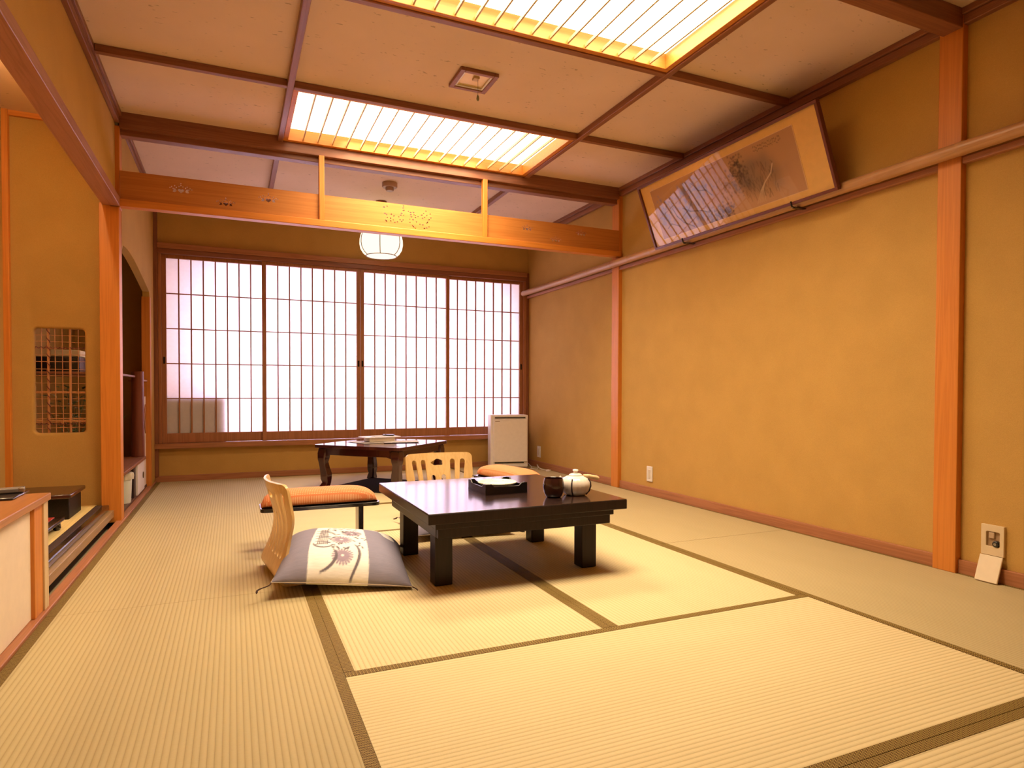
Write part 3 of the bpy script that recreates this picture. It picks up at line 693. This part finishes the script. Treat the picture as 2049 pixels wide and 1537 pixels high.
# ------------------------------------------------------------------ things on the low table
TZ=.3365
t=thing('square_tray','deep black lacquered square tray with notched corners on the low table','tray',(1.17,2.832,TZ),math.radians(2))
h=.108; H=.05
MB().box(-h,h,-h,h,0,.008).build('bottom',M_black,t,off=False)
for k in range(4):
    R=Matrix.Rotation(k*PI/2,4,'Z')
    o=[(-h,.004),(h,.004),(h,H),(h-.03,H),(h-.045,H-.014),(-h+.045,H-.014),(-h+.03,H),(-h,H)]
    MB().sheet(o,(),.007,lambda a,b,d:tuple(R@Vector((a,-h+d,b)))).build('side',M_black,t,bevel=.002,off=False)
t=thing('round_plate','round pale plate with faint green pattern set in the black tray','plate',(1.17,2.834,TZ+.012))
g=MB().lathe([(.05,0),(.055,.004),(.085,.026),(.094,.034),(.092,.0365),(.082,.030),(.03,.0285),(.001,.0285)],(1.17,2.834,TZ+.009),48)
mp,nt,b=base('plate_glaze',.35,(.8,.74,.6)); v=coords(nt,(40,40,40)); n=N(nt,'ShaderNodeTexNoise',Scale=1.0,Detail=1.0); nt.links.new(v,n.inputs['Vector'])
nt.links.new(ramp(nt,n.outputs[0],[(.56,(.82,.76,.62)),(.62,(.50,.56,.28)),(.66,(.82,.76,.62))]),b.inputs['Base Color'])
g.build('dish',mp,t,smooth=True)
tea=thing('tea_cup','dark brown round wooden cup beside the white teapot on the low table','cup',(1.338,2.567,TZ))
MB().lathe([(.030,0),(.036,.004),(.044,.022),(.048,.045),(.0475,.066),(.044,.083),(.0425,.087),(.0405,.085),(.042,.066),(.040,.03),(.03,.012),(.001,.010)],(1.338,2.567,TZ),40).build('bowl',plain('cup_dark_wood',(.035,.010,.008),.2,.5,0,.3),tea,smooth=True)
PX,PY=1.462,2.585
t=thing('teapot','small white ribbed teapot with dark straps and a side handle on the low table','teapot',(PX,PY,TZ))
rf=lambda a,z:1-.018*abs(math.sin(a*11))**.5*(1 if 0<z<.09 else .3)
MB().lathe([(.042,0),(.048,.004),(.064,.022),(.071,.044),(.069,.062),(.058,.078),(.04,.087),(.028,.09)],(PX,PY,TZ),132,rf).build('body',plain('white_porcelain',(.82,.76,.68),.25,.5,0,.3),t,smooth=True)
MB().lathe([(.030,.088),(.031,.093),(.022,.099),(.010,.101),(.010,.108),(.014,.114),(.010,.118),(.002,.119)],(PX,PY,TZ),28).build('lid',plain('white_porcelain_lid',(.82,.76,.68),.25,.5,0,.3),t,smooth=True)
for k in range(4):
    an=-2.35+k*PI/2+.02; pr=[(.049,.004),(.0655,.022),(.0725,.044),(.0705,.062),(.0595,.078)]
    MB().tube([(PX+r*math.cos(an),PY+r*math.sin(an),TZ+z) for r,z in pr],.0034,7).build('strap',plain('strap_dark',(.05,.035,.04),.5),t)
MB().tube([(PX+.03,PY-.02,TZ+.088),(PX+.055,PY-.028,TZ+.087),(PX+.09,PY-.038,TZ+.079),(PX+.10,PY-.040,TZ+.075)],[.008,.009,.010,.008],10).build('side_handle',W['paleX'],t,smooth=True)
MB().tube([(PX-.05,PY+.02,TZ+.06),(PX-.062,PY+.03,TZ+.072),(PX-.068,PY+.035,TZ+.083)],[.012,.009,.008],10).build('spout',plain('white_porcelain_spout',(.82,.76,.68),.25),t,smooth=True)

# ------------------------------------------------------------------ air purifier
t=thing('air_purifier','white box-shaped air purifier standing in the far right corner','air purifier',(2.665,6.16,.0013),math.radians(-12))
w,d,H=.20,.10,.565
M_pur=plain('purifier_white',(.90,.86,.82),.4)
MB().box(-w,w,-d+.02,d,.015,H).build('body',M_pur,t,bevel=.012,off=False,seg=3)
fp=MB().box(-w+.03,w-.012,-d,-d+.02,.075,H-.045).build('front_panel',M_pur,t,bevel=.006,off=False,seg=3)
MB().box(-w+.045,w-.03,-d+.014,-d+.024,H-.034,H-.024).build('outlet_slot',M_black,t,off=False)['label']='dark slot along the top'
MB().box(-w+.045,w-.045,-d+.012,-d+.024,.060,.072).build('intake_slot',M_black,t,bevel=.003,off=False)['label']='dark slot near the foot'
MB().box(-w+.045,-w+.095,-d-.0008,-d+.002,H-.068,H-.063).build('badge',plain('badge_brown',(.3,.2,.13),.5),fp,off=False)
MB().box(-w+.01,w-.01,-d+.025,d-.005,0,.016).build('foot',plain('purifier_foot',(.25,.2,.17),.6),t,off=False)
cp=[(2.905,6.20,.05),(2.92,6.10,.006),(2.86,6.01,.005),(2.90,5.93,.005),(2.95,6.0,.02),(2.96,6.06,.035),(2.93,5.98,.02),(2.93,5.88,.005),(2.95,5.80,.005),(2.92,5.74,.006),(2.97,5.76,.012)]
t=thing('power_cord','loose white power cord lying on the floor beside the air purifier','cord',(2.93,5.95,0))
MB().tube([Vector(p) for p in cp],.004,8).build('cable',M_white,t,smooth=True)
MB().box(2.905,2.94,5.725,5.75,.001,.022).build('plug',M_white,t,bevel=.003)

# ------------------------------------------------------------------ right wall fittings
def wall_plate(y,z,label,name,cat):
    t=thing(name,label,cat,(3.02,y,z))
    MB().box(3.010,3.0199,y-.036,y+.036,z-.06,z+.06).build('cover_plate',M_white,t,bevel=.003)
    MB().box(3.006,3.011,y-.013,y+.013,z-.035,z+.035).build('insert',plain('plate_insert',(.68,.6,.5),.4),t,bevel=.002)
wall_plate(4.147,.165,'white switch plate low on the right wall near the slim corner post','switch_plate','wall plate')
wall_plate(6.125,.165,'white socket plate low on the right wall beside the air purifier','wall_socket','wall plate')
t=thing('floor_socket_box','cream open socket box with its flap hanging down, beside the thick right post','socket',(3.02,1.674,.18))
M_ivory=plain('ivory_plastic',(.72,.58,.36),.45)
MB().sheet([(1.629,.112),(1.719,.112),(1.719,.243),(1.629,.243)],[rrect(1.645,1.699,.150,.215,.006)],.014,lambda a,b,d:(3.006+d*.99,a,b)).build('case',M_ivory,t,bevel=.002)
MB().box(3.017,3.0195,1.64,1.705,.145,.22).build('recess',plain('socket_recess',(.40,.26,.14),.6),t)
MB().box(3.008,3.018,1.668,1.690,.185,.212).build('socket_block',plain('socket_block',(.5,.36,.22),.5),t,bevel=.002)
g=MB(); g.cyl((3.018,1.660,.163),(3.002,1.660,.163),.0145,.013,24); cn=g.build('connector',M_black,t,bevel=.002); cn['label']='round black aerial connector'
MB().cyl((3.005,1.660,.163),(2.9985,1.660,.163),.0065,.006,16).build('pin',M_metal,cn)
R=Matrix.Translation((3.008,0,.112))@Matrix.Rotation(math.radians(-19.5+0),4,'Y')
MB().box(-.006,.002,1.629,1.719,-.1165,-.002,Matrix.Translation((3.006,0,.112))@Matrix.Rotation(math.radians(20),4,'Y')).build('flap',plain('ivory_flap',(.80,.68,.48),.45),t,bevel=.002)

# ------------------------------------------------------------------ framed painting leaning off the wall
Yl,Yr=3.928,2.367
bz,bx,tz,tx=1.874,2.908,2.312,2.738
L=Yl-Yr; Hh=math.hypot(tx-bx,tz-bz)
t=thing('framed_painting','long framed ink landscape painting leaning from the wall above the bamboo rail','painting',(bx,Yl,bz))
ex=Vector((0,-1,0)); ez=Vector((tx-bx,0,tz-bz)).normalized(); en=ex.cross(ez)   # en points away from the wall or to it
if en.x>0: en=-en
def pp(a,b,c=0): return tuple(Vector((bx,Yl,bz))+ex*a+ez*b+en*c)
def pbox(a0,a1,b0,b1,c0,c1):
    g=MB(); vs=[g.bm.verts.new(pp(a,b,c)) for a in (a0,a1) for b in (b0,b1) for c in (c0,c1)]
    for f in ((0,1,3,2),(4,6,7,5),(0,4,5,1),(2,3,7,6),(0,2,6,4),(1,5,7,3)): g.bm.faces.new([vs[i] for i in f])
    return g
fw=.017
g=MB()
for q in ((0,L,0,fw),(0,L,Hh-fw,Hh),(0,fw,fw,Hh-fw),(L-fw,L,fw,Hh-fw)):
    k=pbox(*q,-.012,.016); tmp=bpy.data.meshes.new('tmp'); k.bm.to_mesh(tmp); k.bm.free(); g.bm.from_mesh(tmp); bpy.data.meshes.remove(tmp)
g.build('frame',plain('frame_dark_red',(.14,.035,.018),.35),t,bevel=.002)
pbox(fw,L-fw,fw,Hh-fw,-.010,.0).build('mount',plain('mount_gold_paper',(.74,.44,.13),.7,.3,0,0,.04),t)
NA,NB=420,130
a0,a1,b0,b1=.115,L-.185,.055,Hh-.065
g=MB(); P_,Q_=np.meshgrid(np.linspace(0,1,NA),np.linspace(0,1,NB))
G=[[g.bm.verts.new(pp(a0+(a1-a0)*p,b1-(b1-b0)*q,.0012)) for p in np.linspace(0,1,NA)] for q in np.linspace(0,1,NB)]
for j in range(NB-1):
    for i in range(NA-1): g.bm.faces.new((G[j][i],G[j+1][i],G[j+1][i+1],G[j][i+1]))
def paint(p,q):
    A=(a1-a0)/(b1-b0); x=p*A; y=q            # y down
    col=np.tile(np.array([.46,.25,.125]),(p.size,1)); ink=np.array([.075,.05,.045]); grey=np.array([.16,.12,.10]); blue=np.array([.22,.19,.27])
    rr=np.random.default_rng(11)
    def wash(m,c,k):
        kk=np.clip(m*k,0,1)[:,None]; col[:]=col*(1-kk)+c*kk
    def blob(cx,cy,rx,ry): return np.exp(-(((x-cx*A)/rx)**2+((y-cy)/ry)**2))
    # pale mist at the foot
    wash(blob(.70,.92,.9,.22),np.array([.56,.33,.17]),.8)
    for _ in range(60):   # mountain
        s=rr.random(); cx=.66+.22*rr.random(); cy=.25+.55*rr.random()
        wash(blob(cx,cy,.07+.10*rr.random(),.06+.10*rr.random()),grey if s<.6 else ink,.13)
    for _ in range(90):   # rock strokes
        cx=.66+.2*rr.random(); cy=.3+.5*rr.random(); an=rr.uniform(1.1,1.9); l=.05+.1*rr.random()
        d=seg_d(x,y,cx*A,cy,cx*A+l*math.cos(an),cy+l*math.sin(an)); wash(np.exp(-(d/.008)**2),ink,.35)
    for k in range(5):    # waterfall
        off=.012*(k-2); pts=[(.855,.42),(.835,.55),(.79,.66),(.765+off*.3,.76),(.745+off,.95)]
        for (u0,v0),(u1,v1) in zip(pts,pts[1:]):
            d=seg_d(x,y,u0*A,v0,u1*A,v1); wash(np.exp(-(d/.007)**2),np.array([.62,.42,.24]),.75)
    def leaves(cx,cy,sx,sy,n,c,r,k):
        for _ in range(n):
            u=cx*A+rr.normal()*sx; v=cy+rr.normal()*sy; wash(np.exp(-((x-u)**2+(y-v)**2)/(r*(.6+.8*rr.random()))**2),c,k)
    leaves(.64,.36,.10,.12,110,ink,.019,.6); leaves(.56,.47,.11,.12,70,np.array([.25,.13,.05]),.017,.55); leaves(.655,.14,.06,.06,24,ink,.014,.6)
    leaves(.62,.62,.08,.06,30,grey,.017,.5)
    leaves(.46,.93,.16,.09,170,ink,.020,.55); leaves(.53,.86,.10,.05,60,np.array([.10,.06,.045]),.018,.6)
    leaves(.28,.28,.16,.10,90,blue,.026,.5); leaves(.40,.36,.14,.10,70,blue,.026,.5); leaves(.25,.62,.18,.12,120,blue,.026,.5); leaves(.34,.82,.2,.08,90,blue,.026,.45)  # bluish leaves: tint of the glass reflection painted into the colour
    leaves(.07,.55,.10,.14,130,blue,.022,.55); leaves(.12,.40,.08,.08,40,grey,.018,.5)
    for br,w in (([(.33,.18),(.37,.36),(.42,.40),(.45,.52)],.011),([(.22,.55),(.27,.66),(.35,.72),(.40,.80)],.012),([(.14,.48),(.16,.66),(.2,.82),(.27,.96)],.014),([(.30,.50),(.26,.62),(.18,.74)],.008),([(.06,.82),(.1,.76),(.16,.86)],.010)):
        for (u0,v0),(u1,v1) in zip(br,br[1:]):
            d=seg_d(x,y,u0*A,v0,u1*A,v1); wash(np.exp(-(d/w)**2),ink,.7)
    for i in range(17):   # columns of brush writing
        for j in range(2):
            cx=(.775+.0095*i)*A; cy=.055+.05*j+.012*(i%3)
            for _ in range(3):
                u,v=cx+rr.uniform(-.008,.008),cy+rr.uniform(-.015,.015); an=rr.uniform(0,PI); d=seg_d(x,y,u,v,u+.014*math.cos(an),v+.014*math.sin(an)); wash(np.exp(-(d/.0045)**2),ink,.6)
    return col
cc=paint(P_.ravel(),Q_.ravel())
ao=g.build('artwork',attr_mat('ink_painting',.8),t,recalc=False); at=ao.data.color_attributes.new('Col','FLOAT_COLOR','POINT'); d4=np.ones((len(cc),4)); d4[:,:3]=cc; at.data.foreach_set('color',d4.ravel().astype(np.float32))
m=MB()
for q in ((a0-.004,a1+.004,b0-.004,b0),(a0-.004,a1+.004,b1,b1+.004),(a0-.004,a0,b0,b1),(a1,a1+.004,b0,b1)):
    k=pbox(*q,0,.0018); tmp=bpy.data.meshes.new('tmp'); k.bm.to_mesh(tmp); k.bm.free(); m.bm.from_mesh(tmp); bpy.data.meshes.remove(tmp)
m.build('mount_line',plain('mount_gilt_line',(.72,.46,.2),.5),t)
pbox(fw,L-fw,fw,Hh-fw,.006,.0085).build('glass',M_glass,t)
for y,lab in ((3.608,'small dark metal hook holding the far end of the painting frame'),(2.665,'small dark metal hook holding the near end of the painting frame')):
    h=thing('picture_hook',lab,'hook',(2.95,y,1.85),0,'hooks under the painting')
    MB().box(2.905,2.990,y-.012,y+.012,1.854,1.859).build('plate',M_black,h); MB().tube([(2.925,y,1.858),(2.905,y,1.857),(2.893,y,1.862),(2.888,y,1.872),(2.884,y,1.888)],.005,8).build('hook',M_black,h)

# ------------------------------------------------------------------ near left cabinet
t=thing('low_cabinet','low built-in cabinet with brown top and cream door along the left edge','cabinet',(-.9,1.6,0))
MB().box(-1.20,-.625,.3,2.858,.410,.436).build('top',wood('cabinet_top_wood',(.36,.14,.045),(.47,.20,.07),'Y',.3,18),t,bevel=.003)
MB().box(-1.19,-.70,.32,2.84,.012,.41).build('carcass',W['railY'],t)
MB().box(-.70,-.652,.34,2.70,.013,.409).build('door',M_cream,t,bevel=.002)['label']='plain cream paper door'
MB().box(-.70,-.640,2.70,2.80,.012,.41).build('jamb',W['postZ'],t,bevel=.002); MB().box(-.70,-.634,2.80,2.855,.012,.41).build('jamb',W['paleZ'],t,bevel=.002)
o=tag(MB().box(-.94,-.70,2.70,2.90,.4365,.445).build('flat_tray',M_black,bevel=.004),'flat black tray lying on the brown cabinet top','tray')
t=thing('remote_control','grey remote control lying on the black tray on the cabinet','remote control',(-.79,2.83,.4455),math.radians(12))
rb=MB().box(-.10,.088,-.024,.024,0,.017).build('body',plain('remote_grey',(.22,.19,.17),.4),t,bevel=.004,off=False)
MB().box(.070,.0895,-.0245,.0245,.001,.0178).build('end_cap',M_metal,t,bevel=.003,off=False)
for i in range(4): 
    for j in (-1,1): MB().cyl((-.08+.03*i,j*.010,.016),(-.08+.03*i,j*.010,.0195),.0045,None,10).build('button',M_white,rb,off=False)

# ------------------------------------------------------------------ alcove objects
t=thing('lacquer_chest','black lacquered chest with a dark brown overhanging lid on the alcove floor','chest',(-.92,4.32,.106))
MB().box(-1.10,-.828,4.16,4.46,.106,.226).build('body',plain('lacquer_speckle',(.008,.005,.005),.5,.3,0,0,.6,150),t,bevel=.004)
MB().box(-1.17,-.812,4.12,4.50,.226,.250).build('lid',plain('lacquer_brown',(.055,.018,.010),.25,.5,0,.3),t,bevel=.006)
t=thing('display_stand','low black display stand with red top panel and curved feet in the alcove','stand',(-.94,3.72,.106))
MB().box(-1.12,-.795,3.45,3.90,.150,.168).build('frame',M_black,t,bevel=.004)
MB().box(-1.10,-.835,3.47,3.88,.168,.1705).build('top_panel',plain('red_lacquer',(.40,.035,.02),.3),t)['label']='red lacquered top panel'
for x in (-1.08,-.83):
    for y in (3.50,3.86):
        MB().tube([(x,y,.152),(x+.006,y,.135),(x+.012,y,.120),(x+.004,y,.108)],[.022,.020,.015,.018],10).build('leg',M_black,t,smooth=True)
# hidden tube lamp above the alcove beam
t=thing('alcove_ceiling_lamp','warm tube lamp hidden behind the beam over the alcove','lamp',(-.80,2.9,2.40))
MB().cyl((-.80,1.9,2.40),(-.80,3.9,2.40),.013,None,14).build('tube',M_tube,t,smooth=True)
MB().box(-.83,-.77,1.88,3.92,2.42,2.455).build('fitting',M_white,t)

# ------------------------------------------------------------------ rear niche (under the arch)
t=thing('niche_cabinet','dark-topped niche cabinet with a white sliding door under the arch','cabinet',(-.9,5.25,.03))
MB().box(-1.215,-.640,4.70,5.83,.268,.290).build('top',W['darkY'],t,bevel=.002)
MB().box(-1.20,-.665,5.33,5.43,.03,.268).build('partition',plain('partition_dark',(.03,.012,.01),.5),t)
MB().box(-.68,-.652,5.44,5.825,.032,.266).build('door',plain('niche_door_white',(.80,.72,.66),.7),t,bevel=.002)['label']='white sliding door'
MB().lathe([(.026,0),(.026,.003),(.018,.004),(.001,.004)],(0,0,0),20).build('door_pull',M_black,t,off=False)
o=[q for q in t.children if q.name.startswith('door_pull')][0]; o.location=Vector((-.652,5.74,.15))-t.location; o.rotation_euler=(0,PI/2,0)
tn[0]+=1; struct(MB().cyl((-.69,5.785,.291),(-.69,5.785,.965),.046,.043,28).build('trim_%d'%tn[0],wood('round_log_wood',(.13,.028,.014),(.20,.05,.024),'Z',.35,40),smooth=True))
t=thing('wall_shelf','thin dark niche shelf held by the short round log','shelf',(-.95,5.1,.925))
MB().box(-1.224,-.70,4.68,5.74,.918,.932).build('board',W['darkY'],t,bevel=.002)
t=thing('side_shelf','small shelf board between the round log and the end post','shelf',(-.68,5.85,.895))
MB().box(-.76,-.655,5.834,6.094,.888,.902).build('board',W['railY'],t,bevel=.002)
o=tag(MB().box(-.70,-.668,5.85,6.085,.031,.765).build('panel_door',M_cream,bevel=.003),'narrow beige panel door between the round log and end post','panel')
MB().sheet([(5.93,.60),(6.02,.70),(6.02,.46)],[[(5.955,.60),(6.01,.545),(6.01,.655)]],.006,lambda a,b,d:(-.6675+d,a,b)).build('wooden_motif',W['railZ'],o,off=False)
t=thing('waste_bin','white cylindrical bin with a cloth over its rim in the niche','bin',(-.70,5.13,.03))
MB().lathe([(.055,0),(.058,.01),(.066,.19),(.066,.2),(.060,.2),(.058,.02),(.001,.012)],(-.715,5.13,.03),32).build('bucket',plain('bin_white',(.66,.68,.60),.5),t,smooth=True)
g=MB().lathe([(.070,.165),(.073,.19),(.070,.208),(.058,.215),(.045,.20)],(-.715,5.13,.03),48,lambda a,z:1+.06*math.sin(a*9)+.03*math.sin(a*4)); g.build('cloth',plain('bin_cloth',(.62,.56,.42),.9),t,smooth=True)
# plant in a dark pot on the niche cabinet
t=thing('potted_plant','variegated leafy plant in a dark pot behind the lattice window','plant',(-.97,5.02,.291))
MB().lathe([(.07,0),(.085,.02),(.095,.09),(.09,.13),(.08,.13),(.07,.05),(.001,.04)],(-.97,5.02,.291),32).build('pot',M_black,t,smooth=True)
M_leaf=plain('leaf_green',(.10,.16,.05),.5,.5,0,0,.35,90); M_leaf2=plain('leaf_cream',(.62,.60,.42),.5,.5,0,0,.25,90)
rr=random.Random(5); ga,gb,st=MB(),MB(),MB()
for i in range(90):
    an=rr.uniform(0,2*PI); q=rr.uniform(0,.14); z=.45+rr.uniform(0,.40); c=Vector((-.97+q*math.cos(an),5.02+q*math.sin(an),z))
    d=Vector((math.cos(an),math.sin(an),rr.uniform(-.3,.7))).normalized(); l=rr.uniform(.035,.06); s=d.cross(Vector((0,0,1))).normalized()*l*.3; g=(gb if i%3==0 else ga)
    up=s.cross(d).normalized()*l*.1; b=[c,c+d*l*.4+s+up,c+d*l,c+d*l*.4-s+up]; mid=c+d*l*.45
    vs=[g.bm.verts.new(k) for k in b]; vm=g.bm.verts.new(mid)
    for k in range(4): g.bm.faces.new((vs[k],vs[(k+1)%4],vm))
    if i%4==0: st.tube([(-.97,5.02,.42),((c.x-.97)/2,(c.y+5.02)/2,z*.6+.15),tuple(c)],.002,5)
ga.build('foliage',M_leaf,t); gb.build('pale_foliage',M_leaf2,t)['label']='cream variegated leaves'; st.build('stems',plain('stem_green',(.12,.14,.05),.6),t)
g=MB()
for i in range(9):
    an=i*.7; d=Vector((.8*math.cos(an),math.sin(an),.35+.3*math.sin(i*2.1))).normalized(); c=Vector((-.745,5.13,.585)); s=d.cross(Vector((0,0,1))).normalized()*.008
    vs=[g.bm.verts.new(k) for k in (c,c+d*.05+s,c+d*.11,c+d*.05-s)]; g.bm.faces.new(vs)
g.tube([(-.80,5.10,.34),(-.77,5.12,.48),(-.745,5.13,.585)],.003,6)
t=thing('small_plant','small spiky green plant on the niche cabinet beside the round log','plant',(-.80,5.10,.291))
g.build('leaves',plain('leaf_bright',(.13,.22,.05),.5),t)
MB().lathe([(.03,0),(.038,.02),(.036,.06),(.03,.06),(.028,.03),(.001,.02)],(-.80,5.10,.291),24).build('pot',plain('small_pot',(.25,.16,.10),.5),t,smooth=True)
o=tag(MB().box(-1.14,-.90,4.84,5.10,.933,1.03).build('black_box',M_black,bevel=.006),'black box on the niche shelf seen through the lattice window','box')
o=tag(MB().box(-1.06,-.90,4.86,5.06,1.031,1.075).build('cream_box',plain('cream_lid',(.74,.62,.38),.6),bevel=.006),'flat cream box stacked on the black box in the niche','box')

# ------------------------------------------------------------------ light
def area(name,loc,rot,sx,sy,power,color):
    l=bpy.data.lights.new(name,'AREA'); l.shape='RECTANGLE'; l.size=sx; l.size_y=sy; l.energy=power; l.color=color
    o=bpy.data.objects.new(name,l); C.objects.link(o); o.location=loc; o.rotation_euler=rot; return o
area('daylight',(1.25,6.93,1.115),(-PI/2,0,0),3.06,1.73,235,(.88,.74,1.0))
for y,p,sp,sx,sy in ((4.18,47,140,1.0,.6),(2.334,62,136,1.70,.74)):      # downward light of the two ceiling light boxes
    a=area('ceiling_tube',(1.21,y,ZC+.045),(0,0,0),sx,sy,p,(1.0,.765,.50)); a.data.spread=math.radians(sp)
w=bpy.data.worlds.new('world'); bpy.context.scene.world=w; w.use_nodes=True; w.node_tree.nodes['Background'].inputs[0].default_value=(.6,.65,.8,1); w.node_tree.nodes['Background'].inputs[1].default_value=.3

# ------------------------------------------------------------------ camera
cam=bpy.data.cameras.new('camera'); co=bpy.data.objects.new('camera',cam); C.objects.link(co)
cam.sensor_width=36; cam.lens=1271.456/2049*36; cam.shift_x=-(1019.75-1024.5)/2049; cam.shift_y=(804.21-768.5)/2049; cam.clip_start=.02
co.matrix_world=Matrix.Translation((0,0,.8205))@Matrix.Rotation(-.4109,4,'Z')@Matrix.Rotation(PI/2-.0177,4,'X')@Matrix.Rotation(.0022,4,'Z')
sc=bpy.context.scene; sc.camera=co
sc.view_settings.view_transform='Standard'; sc.view_settings.look='None'; sc.view_settings.gamma=1; sc.view_settings.exposure=0
